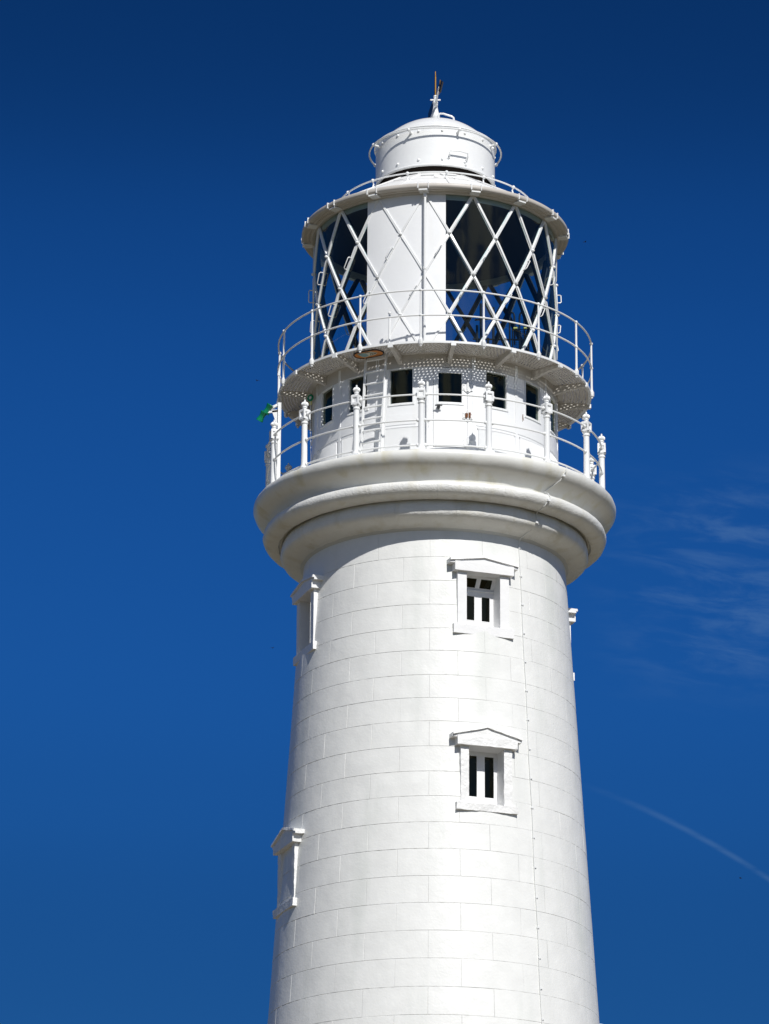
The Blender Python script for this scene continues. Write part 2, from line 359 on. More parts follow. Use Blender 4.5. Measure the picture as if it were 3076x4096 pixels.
# --- shaft windows
def window(q):
    az = q['az']; R = TR((q['st'] + q['bb']) / 2); t = q['t']; X, Nn, Z = frame(az); rough = t in 'BD'
    mt = M_rough if rough else M_trim; jit = .010 if rough else .0025
    hw, po = q['hw'], q['po']; st, bb, bt, zs = q['st'], q['bb'], q['bt'], q['zs']
    dep = .33
    rv = MB()   # reveal (lined opening)
    qa, qb = R + .01, R - dep
    P = lambda x, qq, z: X * x + Nn * qq + Z * z
    if t != 'D':
        rv.add([P(-hw, qa, st), P(-hw, qb, st), P(-hw, qb, bb), P(-hw, qa, bb)], [(0, 1, 2, 3)])
        rv.add([P(hw, qa, st), P(hw, qb, st), P(hw, qb, bb), P(hw, qa, bb)], [(3, 2, 1, 0)])
        rv.add([P(-hw, qa, bb), P(-hw, qb, bb), P(hw, qb, bb), P(hw, qa, bb)], [(0, 1, 2, 3)])
        rv.add([P(-hw, qa, st - .004), P(-hw, qb, st + .03), P(hw, qb, st + .03), P(hw, qa, st - .004)], [(3, 2, 1, 0)])
    else:
        rv.rbox(az, -hw, hw, R - .2, R - .045, st, bb, .004, .1)
    W = obj('window', rv, M_trim, LH, 30, label={'A': None, 'B': None, 'D': 'blind window filled in flush with painted stone'}[t])
    for s in (-1, 1):
        x0, x1 = (hw, po) if s > 0 else (-po, -hw)
        obj('pilaster', MB().rbox(az, x0, x1, R - .2, R + .004, st, bb, jit, .07), mt, W, 40, weld=True)
    obj('lintel', MB().rbox(az, -.557, .557, R - .2, R + .072, bb, bt, jit, .07), mt, W, 40, weld=True)
    h = q['rise']; ty = MB(); ty.prism([(-.56, bt - .01), (.56, bt - .01), (.56, bt + .012 + h * .10), (0, bt + h + .022), (-.56, bt + .012 + h * .10)], Nn * (R - .25), X, Z, Nn, .30)
    obj('tympanum', ty, mt, W, 0)
    rk = MB(); tk = .045; zc = bt + .005
    n = 8
    for s in (-1, 1):
        for i in range(n):
            def pt(u, lo, qq):
                x = s * .645 * (1 - u); p = P(x, qq, zc + h * u + (0 if lo else tk))
                return p + noise.noise_vector(p * 12) * jit
            vs = []
            for u in (i / n, (i + 1) / n): vs += [pt(u, True, R - .2), pt(u, True, R + .085), pt(u, False, R + .078), pt(u, False, R - .2)]
            fs = [(0, 1, 5, 4), (1, 2, 6, 5), (2, 3, 7, 6), (3, 0, 4, 7)]
            if i == 0: fs.append((3, 2, 1, 0))
            rk.add(vs, fs)
    for s in (-1, 1): rk.rbox(az, *((-.645, -.52) if s < 0 else (.52, .645)), R - .2, R + .052, zc - .035, zc + .012, jit, .08)
    obj('raking_cornice', rk, mt, W, 40, weld=True)
    obj('sill', MB().rbox(az, -.57, .57, R - .2, R + (.035 if t == 'A' else .055), zs, st, jit, .07), mt, W, 40, weld=True)
    if t == 'D': return
    fq = R - dep; ps = .012 if t == 'A' else .020
    fr = MB()
    def bar(x0, x1, z0, z1, q0=fq - .03, q1=fq + .005): fr.lbox(az, x0, x1, q0, q1, z0, z1)
    panes = []
    if t == 'A':
        zt = 23.44 - 23.68 + bb
        bar(-hw, -.235, st, zt); bar(.235 + ps, hw, st, zt); bar(-.235, .235 + ps, st, st + .20); bar(-.235, .235 + ps, zt - .085, zt); bar(-.055 + ps, .075 + ps, st + .20, zt - .085)
        fr.lbox(az, -hw, hw, fq - .02, fq + .03, zt, zt + .025)
        panes += [(-.235, -.055 + ps, st + .20, zt - .085, 0), (.075 + ps, .235 + ps, st + .20, zt - .085, 0)]
        for x0, x1 in ((-.235, -.055 + ps), (.075 + ps, .235 + ps)):
            fr.lbox(az, x0, x1, fq + .002, fq + .012, st + .19, st + .202); fr.lbox(az, x0 - .008, x0 + .004, fq + .002, fq + .012, st + .19, zt - .08); fr.lbox(az, x1 - .004, x1 + .008, fq + .002, fq + .012, st + .19, zt - .08)
        # tilted hopper light above
        zl, zh = zt + .03, bb - .002
        tq = lambda z: fq - .0 + (z - zl) / (zh - zl) * .15
        def tb(x0, x1, z0, z1):
            vs = []
            for dq in (0, -.025):
                vs += [P(x0, tq(z0) + dq, z0), P(x1, tq(z0) + dq, z0), P(x1, tq(z1) + dq, z1), P(x0, tq(z1) + dq, z1)]
            fr.add(vs, [(0, 1, 2, 3), (7, 6, 5, 4), (0, 4, 5, 1), (1, 5, 6, 2), (2, 6, 7, 3), (3, 7, 4, 0)])
        tb(-hw, -.255, zl, zh); tb(.255, hw, zl, zh); tb(-.255, .255, zl, zl + .035); tb(-.255, .255, zh - .03, zh); tb(-.04, .04, zl + .035, zh - .03)
        for x0, x1 in ((-.255, -.04), (.04, .255)): panes.append((x0, x1, zl + .035, zh - .03, tq))
    else:
        bar(-hw, -.24, st, bb); bar(.24 + ps, hw, st, bb); bar(-.24, .24 + ps, st, st + .22); bar(-.24, .24 + ps, bb - .075, bb); bar(-.075 + ps, .070 + ps, st + .22, bb - .075)
        panes += [(-.24, -.075 + ps, st + .22, bb - .075, 0), (.070 + ps, .24 + ps, st + .22, bb - .075, 0)]
    obj('sash', fr, M_trim, W, 0)
    for x0, x1, z0, z1, tf in panes:
        f_ = (lambda z: fq - .018) if not tf else (lambda z: tf(z) - .018)
        obj('pane', MB().add([P(x0, f_(z0), z0), P(x1, f_(z0), z0), P(x1, f_(z1), z1), P(x0, f_(z1), z1)], [(0, 1, 2, 3)]), M_wglass, W, 0)
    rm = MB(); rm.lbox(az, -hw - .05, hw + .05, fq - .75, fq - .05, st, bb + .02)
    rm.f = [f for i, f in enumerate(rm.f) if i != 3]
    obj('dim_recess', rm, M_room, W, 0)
for q in WIN: window(q)

# ------------------------------------------------------------------ service room
RW = 2.27
zr0, zr1 = 25.735, 27.86
wz0, wz1 = 26.95, 27.60
ops = []
for k in range(16):
    c = 7.0 + 22.5 * k; c = (c + 180) % 360 - 180
    if k == 0: ops.append((-.75, 15.05, 26.08, 27.615))
    else: ops.append((c - 5.3, c + 5.3, wz0, wz1))
wall = MB(); rects = [(-180, 180, zr0, zr1)]
for op in ops: rects = minus(rects, op)
for a0, a1, z0, z1 in rects:
    nn = max(1, int(round((a1 - a0) / 1.5))); wall.lathe([(RW, z0), (RW, z1)], nn, a0, a1)
for a0, a1, z0, z1 in ops:
    wall.lathe([(RW, z1), (RW - .08, z1)], 6, a0, a1); wall.lathe([(RW - .08, z0), (RW, z0)], 6, a0, a1)
    for a in (a0, a1): wall.add([pos(RW, a, z0), pos(RW - .08, a, z0), pos(RW - .08, a, z1), pos(RW, a, z1)], [(0, 1, 2, 3) if a == a0 else (3, 2, 1, 0)])
obj('service_room_wall', wall, M_wall, LH)
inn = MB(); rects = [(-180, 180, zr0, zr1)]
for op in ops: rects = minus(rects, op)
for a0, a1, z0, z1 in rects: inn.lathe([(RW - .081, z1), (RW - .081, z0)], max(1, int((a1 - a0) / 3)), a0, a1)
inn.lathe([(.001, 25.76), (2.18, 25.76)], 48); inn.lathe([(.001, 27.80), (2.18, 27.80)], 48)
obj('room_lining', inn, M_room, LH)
for k, (a0, a1, z0, z1) in enumerate(ops):
    if k == 0: continue
    fr = MB(); e = .9
    fr.cbox(a0 - e, a1 + e, z0 - .045, z0 - .012, RW, RW + .014); fr.cbox(a0 - e, a0 - .12, z0 - .012, z1 + .02, RW, RW + .008); fr.cbox(a1 + .12, a1 + e, z0 - .012, z1 + .02, RW, RW + .008); fr.cbox(a0 - .12, a1 + .12, z1 + .003, z1 + .02, RW, RW + .008)
    for i in range(5): fr.sphere(pos(RW + .014, a0 - .4 + (a1 - a0 + .8) * i / 4, z0 - .028), .008, 6, 4)
    for s in (a0 - .5, a1 + .5): fr.sphere(pos(RW + .01, s, z0 + .12), .008, 6, 4); fr.sphere(pos(RW + .01, s, z1 - .12), .008, 6, 4)
    W = obj('window', fr, M_metal, LH)
    obj('pane', MB().lathe([(RW - .035, z0), (RW - .035, z1)], 5, a0, a1), M_wglass, W)
# door
D0, D1, Z0, Z1 = -.60, 14.90, 26.095, 27.60
door = MB(); dr = [(D0, D1, Z0, Z1)]; dw = (1.7, 12.3, 26.945, 27.505); dr = minus(dr, dw)
for a0, a1, z0, z1 in dr: door.lathe([(RW + .004, z0), (RW + .004, z1)], max(1, int(round((a1 - a0) / 1.5))), a0, a1)
door.lathe([(RW - .04, Z0), (RW + .004, Z0)], 10, D0, D1); door.lathe([(RW + .004, Z1), (RW - .04, Z1)], 10, D0, D1)
for a in (D0, D1): door.add([pos(RW + .004, a, Z0), pos(RW - .04, a, Z0), pos(RW - .04, a, Z1), pos(RW + .004, a, Z1)], [(0, 1, 2, 3)])
for z in dw[2:]: door.lathe([(RW - .04, z), (RW + .004, z)], 8, dw[0], dw[1])
for a in dw[:2]: door.add([pos(RW + .004, a, dw[2]), pos(RW - .04, a, dw[2]), pos(RW - .04, a, dw[3]), pos(RW + .004, a, dw[3])], [(0, 1, 2, 3)])
DO = obj('door', door, M_wall, LH)
fr = MB(); fr.cbox(.7, 13.2, 26.895, 26.925, RW + .004, RW + .016)
for s in (1.15, 12.85): fr.cbox(s - .45, s + .45, 26.925, 27.50, RW + .004, RW + .012)
for i in range(4): fr.sphere(pos(RW + .016, 3.3 + 2.5 * i, 26.91), .007, 6, 4); fr.sphere(pos(RW + .012, 1.15, 27.0 + .14 * i), .007, 6, 4); fr.sphere(pos(RW + .012, 12.85, 27.0 + .14 * i), .007, 6, 4)
obj('window_frame', fr, M_metal, DO)
obj('pane', MB().lathe([(RW - .02, dw[2]), (RW - .02, dw[3])], 6, dw[0], dw[1]), M_wglass, DO)
for z, rust in ((27.245, 0), (26.70, 1), (26.185, 0)):
    h = MB(); X, Nn, Zv = frame(14.95); c = Nn * (RW + .03) + Zv * z
    h.tube([c - Zv * .085, c + Zv * .085], .021, 8); h.sphere(c + Zv * .095, .016, 8, 6)
    for s in (-1, 1):
        h.box(c + X * (.055 * s) - Nn * .018, .042, .009, .062, X, Nn, Zv)
        for dz in (-.035, .035): h.sphere(c + X * (.068 * s) + Zv * dz - Nn * .006, .013, 6, 5)
    h.prism([(-.07, -.06), (.07, -.06), (0, -.115)], c - Nn * .024, X, Zv, Nn, .016)
    ho = obj('hinge', h, M_metal, DO, label='rust streaked middle hinge with bare orange iron' if rust else None)
    if rust:
        rb = MB(); rb.rbox(14.95, -.052, -.004, RW + .035, RW + .052, z - .05, z + .035, .006, .015).rbox(14.95, .006, .050, RW + .035, RW + .056, z - .045, z + .055, .006, .015)
        ho['label'] = 'rust streaked middle hinge with bare orange iron'; RUST = (rb, ho)
obj('rusty_patch', RUST[0], M_rust, DO, 0)
h = MB(); c = pos(RW + .05, 1.7, 26.84); X, Nn, Zv = frame(1.7)
h.box(c, .028, .03, .026, X, Nn, Zv); h.box(c + Nn * .035 + Zv * .005, .065, .010, .009, X, Nn, Zv); h.box(c - Zv * .035, .014, .02, .012, X, Nn, Zv)
obj('door_handle', h, M_dark, DO)
# seams and belt
sm = MB(); sm.lathe([(RW, 26.53), (RW + .010, 26.532), (RW + .010, 26.73), (RW, 26.734)], 150, 17.8, 358.4 - 7)
obj('belt_plate', sm, M_wall, LH)
# cover strips between plates (vertical)
for k in range(16):
    a = -4.5 + 22.5 * k
    if k in (0,): continue
    obj('cover_strip', MB().cbox(a - .8, a + .8, 26.05, 27.84, RW, RW + .012), M_wall, LH)
# louvred panels
for k in range(1, 16):
    a0 = 7 + 22.5 * k - 9.5; a1 = a0 + 19 if k != 15 else a0 + 18
    L = MB(); n = 76; vs = []
    for i in range(n + 1):
        a = a0 + (a1 - a0) * i / n; r = RW + (.022 if i % 2 else .006); vs += [pos(r, a, 26.06), pos(r, a, 26.475)]
    L.add(vs, [(2 * i, 2 * i + 2, 2 * i + 3, 2 * i + 1) for i in range(n)])
    L.cbox(a0 - .5, a1 + .5, 26.475, 26.49, RW, RW + .02); L.cbox(a0 - .5, a1 + .5, 26.045, 26.06, RW, RW + .02)
    obj('ribbed_panel', L, M_wall, LH, 15)
cb = MB().lathe([(RW + .02, 25.735), (RW + .02, 25.95), (RW + .002, 26.03)], 120)
obj('base_kerb', cb, M_wall, LH)
st_ = MB(); X, Nn, Zv = frame(44.6)
st_.prism([(-.004, .05), (.012, .045), (.010, .0), (.028, -.07), (.016, -.065), (.004, -.02), (-.004, -.10), (-.012, -.09), (-.010, .0)], pos(RW + .001, 44.6, 26.90), X, Zv, Nn, .0015)
obj('rust_streak', st_, M_rust, LH, 0)
# white conduit left of the door, with bracket and box
c = MB(); c.tube([pos(RW + .05, -3.3, 26.0), pos(RW + .05, -3.3, 27.35)], .024, 8); c.sphere(pos(RW + .05, -3.3, 27.36), .026, 8, 6)
c.tube([pos(RW + .05, -3.3, 26.55), pos(RW + .10, -1.9, 26.55)], .02, 8)
obj('conduit', c, M_metal, LH)
# yellow handrail seen through the window right of the door
obj('yellow_handrail', MB().tube([pos(2.0, 25, 27.44), pos(2.0, 33, 27.43)], .03, 8), M_yellow, LH)

# ------------------------------------------------------------------ upper (lantern) gallery
RP = 2.90; ZP = 27.87
obj('gallery_rim', MB().lathe([(RP - .05, ZP - .012), (RP - .002, ZP - .04), (RP + .006, ZP - .035), (RP + .006, ZP + .006), (RP - .05, ZP + .006)], 160), M_metal, LH)
def grating(a0, a1):
    mb = MB(); mb.side = []; r0, r1 = 2.27, 2.86; rows = 8; rr0, rr1 = 2.37, 2.825; pitch = .066; th = .010
    ac = (a0 + a1) / 2; half = rad(a1 - a0) / 2; dr = (rr1 - rr0) / rows; hr = .0175
    def V(r, a, z): return Vector((r * math.sin(a), -r * math.cos(a), z))
    def quad(rA, rB, aA, aB):
        n = max(1, int((aB - aA) / .05)); 
        for i in range(n):
            b0 = aA + (aB - aA) * i / n; b1 = aA + (aB - aA) * (i + 1) / n
            for z in (ZP, ZP - th): mb.add([V(rA, b0, z), V(rA, b1, z), V(rB, b1, z), V(rB, b0, z)], [(0, 1, 2, 3) if z < ZP else (3, 2, 1, 0)])
    quad(r0, rr0, -half, half); quad(rr1, r1, -half, half)
    for k in range(rows):
        ra, rb = rr0 + k * dr, rr0 + (k + 1) * dr; rm = (ra + rb) / 2
        w_ = half - .035 / rm; nc = int(2 * w_ * rm / pitch); da = 2 * w_ / nc; off = 0 if k % 2 else da / 2
        cols = nc if k % 2 else nc - 1
        s0 = -w_ + off; s1 = s0 + cols * da
        quad(ra, rb, -half, s0); quad(ra, rb, s1, half)
        for c_ in range(cols):
            am = s0 + da * (c_ + .5); outer = [(-1, -1), (0, -1), (1, -1), (1, 0), (1, 1), (0, 1), (-1, 1), (-1, 0)]
            base = []
            for z in (ZP, ZP - th):
                for (u, v) in outer: base.append(V(rm + v * dr / 2, am + u * da / 2, z))
                for (u, v) in outer:
                    l = math.hypot(u, v); base.append(V(rm + v / l * hr, am + u / l * hr / rm, z))
            fs = []
            for i in range(8):
                j = (i + 1) % 8
                fs += [(i, j, 8 + j, 8 + i), (16 + j, 16 + i, 24 + i, 24 + j), (8 + i, 8 + j, 24 + j, 24 + i)]
            n0 = len(mb.f); mb.add(base, fs); mb.side += [n0 + 3 * i + 2 for i in range(8)]
    return mb
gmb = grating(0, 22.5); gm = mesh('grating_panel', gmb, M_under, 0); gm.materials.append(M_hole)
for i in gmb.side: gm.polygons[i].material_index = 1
br = MB(); X, Nn, Zv = frame(0)
prof = [(2.25, 27.675), (2.33, 27.70), (2.42, 27.722), (2.55, 27.75), (2.70, 27.775), (2.87, 27.79)]
vs = []
for r, z in prof:
    for x in (-.036, .036): vs += [Vector((x, -r, z)), Vector((x, -r, ZP - .008))]
br.add(vs, [f for i in range(len(prof) - 1) for f in ((4 * i, 4 * i + 4, 4 * i + 6, 4 * i + 2), (4 * i, 4 * i + 1, 4 * i + 5, 4 * i + 4), (4 * i + 2, 4 * i + 6, 4 * i + 7, 4 * i + 3))])
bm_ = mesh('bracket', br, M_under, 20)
be = MB().box(Vector((0, -2.905, 27.822)), .045, .022, .038)
bem = mesh('bracket_end', be, M_metal, 0)
for k in range(16):
    a = 6.6 + 22.5 * k
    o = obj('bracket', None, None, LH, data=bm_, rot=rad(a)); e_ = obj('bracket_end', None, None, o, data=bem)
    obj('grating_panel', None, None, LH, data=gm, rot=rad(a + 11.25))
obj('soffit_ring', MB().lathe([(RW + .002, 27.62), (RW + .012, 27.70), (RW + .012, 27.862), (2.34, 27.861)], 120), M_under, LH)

UR = thing('lantern_gallery_railing', 'slim white two rail balustrade round the perforated gallery below the lantern glass', 'railing', (0, 0, ZP))
RR = 2.915; zl, zh = 28.363, 28.848
sm_ = MB(); X, Nn, Zv = frame(0)
def st(z): return Vector((0, -RR, z))
sm_.tube([st(27.80), st(27.85), st(28.0), st(zh)], [.026, .026, .021, .018], 8)
sm_.lathe([(.001, 27.80), (.038, 27.80), (.045, 27.815), (.045, 27.89), (.036, 27.90), (.024, 27.93)], 8, c=(0, -RR, 0)); sm_.sphere(st(27.785), .026, 8, 5)
for z in (zl, zh): sm_.sphere(st(z), .033, 8, 6)
smm = mesh('stanchion', sm_, M_metal)
rm_ = {}
for z in (zl, zh): rm_[z] = mesh('rail', MB().tube([pos(RR, 22.5 * i / 8, z) for i in range(9)], .0160, 8), M_metal)
for k in range(16):
    a = -5 + 22.5 * k
    obj('stanchion', None, None, UR, data=smm, rot=rad(a))
    for z in (zl, zh): obj('rail', None, None, UR, data=rm_[z], rot=rad(a))

# ------------------------------------------------------------------ lantern
RG = 2.27; ZT = 31.02; ZB = ZT - 4 * .7875; HR = .7875; PH = -4.7
obj('lantern_floor', MB().lathe([(.001, 27.865), (2.268, 27.866)], 64), M_ceil, LH, 0)
obj('lantern_plinth', MB().lathe([(RG + .035, 27.872), (RG + .035, 27.90), (RG + .015, 27.905), (RG - .03, 27.905), (RG - .03, 27.872)], 96), M_metal, LH)
obj('lantern_ceiling', MB().lathe([(.001, 31.5), (1.2, 31.35), (2.19, 31.03)], 64), M_ceil, LH)
obj('inner_ring', MB().lathe([(2.19, 31.10), (2.19, 30.93), (2.235, 30.90), (2.25, 30.95), (2.25, 31.1)], 96), mat('inner_ring_paint', (.35, .38, .36), .5), LH)
for j in range(5):
    for i in range(16):
        c0 = PH + 22.5 * i + (11.25 if j % 2 == 0 else 0); zc = ZT - HR * j
        nn = 4; vs = []; fs = []
        for s in range(-nn, nn + 1):
            a = c0 + 11.25 * s / nn; h = HR * (1 - abs(s) / nn)
            vs += [pos(RG - .002, a, max(ZB + .02, zc - h)), pos(RG - .002, a, min(ZT, zc + h))]
        for s in range(2 * nn): fs.append((2 * s, 2 * s + 2, 2 * s + 3, 2 * s + 1))
        obj('pane', MB().add(vs, fs), M_glass, LH)
def glazing(sgn):
    b = MB(); ins = MB(); rv = MB()
    pts = [(sgn * 11.25 * j, ZT - HR * j) for j in range(5)]
    for (a0, z0), (a1, z1) in zip(pts, pts[1:]):
        am = (a0 + a1) / 2; X, Nn, Zv = frame(am)
        zz1 = max(z1, 27.88); f_ = (z0 - zz1) / (z0 - z1); a1 = a0 + (a1 - a0) * f_; z1 = zz1
        p0, p1 = pos(RG, a0, z0), pos(RG, a1, z1); d = (p1 - p0).normalized(); s = d.cross(Nn).normalized(); n_ = s.cross(d).normalized()
        if n_.dot(Nn) < 0: n_ = -n_
        mid = (p0 + p1) / 2; L_ = (p1 - p0).length / 2
        b.box(mid + n_ * .018, .024, L_ + .008, .016, s, d, n_, taper=.8); b.box(mid + n_ * .002, .033, L_, .005, s, d, n_)
        ins.box(mid - n_ * .038, .034, L_ + .01, .03, s, d, n_)
        for i in range(7): rv.sphere(mid + d * (L_ * (-.85 + 1.7 * i / 6)) + n_ * .006 + s * .027, .006, 5, 4)
        b.sphere(pos(RG + .03, a0, z0) , .034, 8, 6, .9)
    b.v += []; b.add(rv.v, rv.f)
    return b, ins
def handle_mb(j):
    a0, z0 = -11.25 * j, ZT - HR * j; a1, z1 = a0 - 11.25, z0 - HR
    am = (a0 + a1) / 2; X, Nn, Zv = frame(am); p0, p1 = pos(RG + .03, a0, z0), pos(RG + .03, a1, z1); d = (p1 - p0).normalized(); mid = p0.lerp(p1, .46)
    s = d.cross(Nn).normalized()
    if s.x > 0: s = -s
    o = Nn * .075 + s * .0
    return MB().tube([mid - d * .115, mid - d * .115 + o * .75, mid - d * .095 + o, mid + d * .095 + o, mid + d * .115 + o * .75, mid + d * .115], .0095, 6)
gb = {}
for sgn in (-1, 1):
    b, ins = glazing(sgn); gb[sgn] = (mesh('glazing_bar', b, M_metal), mesh('inner_flange', ins, M_dark, 0))
hm = [mesh('handhold', handle_mb(j), M_metal) for j in (1, 2)]
for i in range(16):
    for sgn in (-1, 1):
        o = obj('glazing_bar', None, None, LH, data=gb[sgn][0], rot=rad(PH + 22.5 * i)); obj('inner_flange', None, None, o, data=gb[sgn][1])
        if sgn < 0:
            for h_ in hm: obj('handhold', None, None, o, data=h_)
obj('blank_screen', MB().cbox(-33.0, 4.9, 27.905, 31.0, RG + .000, RG + .006, 1.2), M_wall, LH, label='plain white curved sheet closing the landward part of the lantern')
# downpipe in front of the screen
dp = MB(); dp.tube([pos(2.37, -4.5, 27.9), pos(2.37, -4.5, 30.98)], .024, 8)
for z in (29.50, 30.93, 30.99): dp.lathe([(.024, z - .03), (.034, z - .025), (.034, z + .025), (.024, z + .03)], 8, c=pos(2.37, -4.5, 0))
dp.lathe([(.024, 30.95), (.045, 30.985), (.045, 31.02), (.001, 31.03)], 10, c=pos(2.37, -4.5, 0))
obj('downpipe', dp, M_metal, LH)
# eave
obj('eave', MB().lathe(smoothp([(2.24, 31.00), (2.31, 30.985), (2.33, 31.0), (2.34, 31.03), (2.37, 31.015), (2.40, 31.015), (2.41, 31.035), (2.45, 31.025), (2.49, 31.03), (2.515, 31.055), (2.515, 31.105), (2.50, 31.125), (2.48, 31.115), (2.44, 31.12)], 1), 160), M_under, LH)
cl_ = mesh('gutter_clip', MB().box(Vector((0, -2.497, 31.078)), .010, .030, .055).box(Vector((.19, -2.49, 31.078)), .006, .030, .055).box(Vector((.095, -2.40, 31.005)), .085, .09, .012), M_metal, 0)
for k in range(16): obj('gutter_clip', None, None, LH, data=cl_, rot=rad(-7.2 + 22.5 * k))
# roof: sixteen plates
rp = MB(); ra = 11.25
def rpt(r, a, z): return Vector((r * math.sin(rad(a)), -r * math.cos(rad(a)), z))
rp.add([rpt(2.46, -ra, 31.12), rpt(2.46, -ra / 2, 31.12), rpt(2.46, 0, 31.12), rpt(2.46, ra / 2, 31.12), rpt(2.46, ra, 31.12), rpt(1.0, ra, 31.99), rpt(1.0, 0, 31.99), rpt(1.0, -ra, 31.99)], [(0, 1, 7), (1, 2, 6, 7), (2, 3, 5, 6), (3, 4, 5)])
s0, s1 = rpt(2.46, ra, 31.125), rpt(1.0, ra, 31.995); d = (s1 - s0).normalized(); X, Nn, Zv = frame(ra)
rp.box((s0 + s1) / 2, .014, (s1 - s0).length / 2, .010, X, d, X.cross(d))
rpm = mesh('roof_plate', rp, M_roof, 10)
for k in range(16): obj('roof_plate', None, None, LH, data=rpm, rot=rad(6.5 + 11.25 + 22.5 * k))
# welded patches on the roof front
for a, r_, hw_, hh in ((5.5, 1.62, .17, .085), (11.0, 1.30, .15, .08), (-6, 1.38, .12, .07), (16, 1.75, .13, .07), (-22, 1.6, .18, .06)):
    X, Nn, Zv = frame(a); cc = math.cos(rad((a - 6.5 - 11.25 + 11.25) % 22.5 - 11.25)) ; z = 31.12 + (2.46 - r_) * .6164; sl = (Nn * -1 + Zv * .6164).normalized(); nn_ = X.cross(sl)
    obj('roof_patch', MB().box(pos(r_ * .985, a, z + .004), hw_, hh, .006, X, sl, nn_), M_roof, LH, 0)
# roof rail
RK = 1.86; zk = 31.62
rr_ = MB().tube([pos(RK, 22.5 * i / 6, zk) for i in range(7)], .015, 8); rrm = mesh('roof_rail', rr_, M_metal)
rs = MB(); rs.sphere(Vector((0, -RK, zk)), .034, 8, 6); rs.tube([Vector((0, -RK, zk)), Vector((0, -RK + .03, zk - .06)), Vector((0, -RK + .0, 31.47))], [.014, .014, .016], 8)
rsm = mesh('roof_rail_post', rs, M_metal)
for k in range(16): obj('roof_rail', None, None, LH, data=rrm, rot=rad(6.5 + 22.5 * k)); obj('roof_rail_post', None, None, LH, data=rsm, rot=rad(6.5 + 22.5 * k))

# ------------------------------------------------------------------ ventilator drum
obj('vent_core', MB().lathe([(.97, 31.95), (.99, 32.1), (1.0, 32.5)], 64), M_vent, LH)
vb = MB()
DR = 1.128
drum = smoothp([(1.08, 32.085), (DR, 32.075), (DR + .012, 32.088), (DR + .012, 32.11), (DR, 32.12)], 1) + [(DR, 32.30), (DR, 32.55), (DR, 32.80)] + smoothp([(DR, 32.82), (DR + .005, 32.86), (DR + .032, 32.868), (DR + .036, 32.885), (DR + .02, 32.905), (DR - .04, 32.92)], 1)
DM = obj('ventilator_drum', MB().lathe(drum, 128), M_metal, LH)
obj('drum_lining', MB().lathe([(1.10, 32.095), (1.10, 32.8)], 64), M_vent, DM)
dome = smoothp([(DR - .03, 32.905), (1.02, 32.97), (.90, 33.09), (.72, 33.23), (.52, 33.335), (.30, 33.39), (.12, 33.405), (.001, 33.41)], 2)
obj('domed_lid', MB().lathe(dome, 96), M_metal, DM)
bo = mesh('bolt', MB().sphere(Vector((0, -DR - .004, 0)), .026, 8, 6), M_metal)
for k in range(16):
    for z in (32.79, 32.205): obj('bolt', None, None, DM, data=bo, rot=rad(6.6 + 22.5 * k), loc=(0, 0, z))
RD = 1.25; zd = 32.79
db = MB(); db.tube([Vector((0, -DR, zd - .02)), Vector((0, -RD, zd))], .020, 8); db.sphere(Vector((0, -RD, zd)), .034, 8, 6); db.sphere(Vector((0, -DR - .01, zd - .02)), .03, 8, 6); dbm = mesh('rail_bracket', db, M_metal)
obj('drum_rail', MB().tube([pos(RD, 5 * i, zd) for i in range(72)], .017, 8, closed=True), M_metal, DM)
for k in range(8): obj('rail_bracket', None, None, DM, data=dbm, rot=rad(21.5 + 45 * k))
X, Nn, Zv = frame(21); 
h = MB(); pts = [pos(DR, 13, 32.26), pos(DR + .07, 13, 32.29), pos(DR + .08, 13.6, 32.36), pos(DR + .085, 22, 32.365), pos(DR + .08, 30, 32.36), pos(DR + .07, 30.6, 32.29), pos(DR, 30.6, 32.24)]
h.tube(pts, .017, 8); h.cbox(10.9, 12.1, 32.22, 32.38, DR, DR + .012)
for a in (13, 30.6): h.sphere(pos(DR + .01, a, 32.25), .028, 8, 6)
h.sphere(pos(DR + .01, 30, 32.15), .024, 8, 6)
obj('drum_handle', h, M_metal, DM)
h = MB(); y = -.35
h.tube([(.045, y + .05, 33.33), (.055, y, 33.44), (.085, y, 33.485), (.15, y, 33.485), (.31, y, 33.43), (.345, y, 33.40), (.36, y + .03, 33.30)], .019, 8)
for x, z in ((.045, 33.345), (.365, 33.315)): h.sphere((x, y + .03, z), .034, 8, 6)
obj('lid_handle', h, M_metal, DM)
for x, z, y_ in ((.47, 33.30, -.3), (.53, 33.27, -.3), (.60, 33.24, -.3), (-.62, 33.21, -.3)): obj('lid_lug', MB().sphere((x, y_, z), .03, 8, 6), M_metal, DM)

# ------------------------------------------------------------------ weather vane
WV = thing('weather_vane', 'gilded weather vane with upright spike and dark tail plate on top of the dome', 'weather vane', (0, 0, 33.40))
fb = [(.10, 33.40), (.10, 33.44), (.055, 33.46), (.05, 33.49), (.085, 33.55), (.088, 33.60), (.065, 33.67), (.045, 33.76), (.040, 33.84), (.052, 33.86), (.052, 33.885), (.034, 33.90), (.034, 33.98), (.045, 34.0), (.02, 34.03), (.001, 34.03)]
obj('finial', MB().lathe(smoothp(fb, 1), 20), M_metal, WV)
cr = MB().box((0, 0, 33.93), .085, .014, .012); cr.sphere((-.085, 0, 33.93), .018, 6, 5).sphere((.085, 0, 33.93), .018, 6, 5)
obj('cross_bar', cr, M_metal, WV)
obj('spike', MB().lathe([(.017, 34.0), (.020, 34.1), (.017, 34.4), (.008, 34.52), (.0005, 34.54)], 10), M_gold, WV)
obj('arm', MB().tube([(.03, -.05, 33.80), (.0, -.12, 33.76), (.03, -.40, 33.80), (.07, -.78, 33.84)], [.022, .026, .018, .014], 8), M_metal, WV)
X = Vector((.20, -.8, 0)).normalized(); Zv = Vector((0, 0, 1)); Nn = X.cross(Zv)
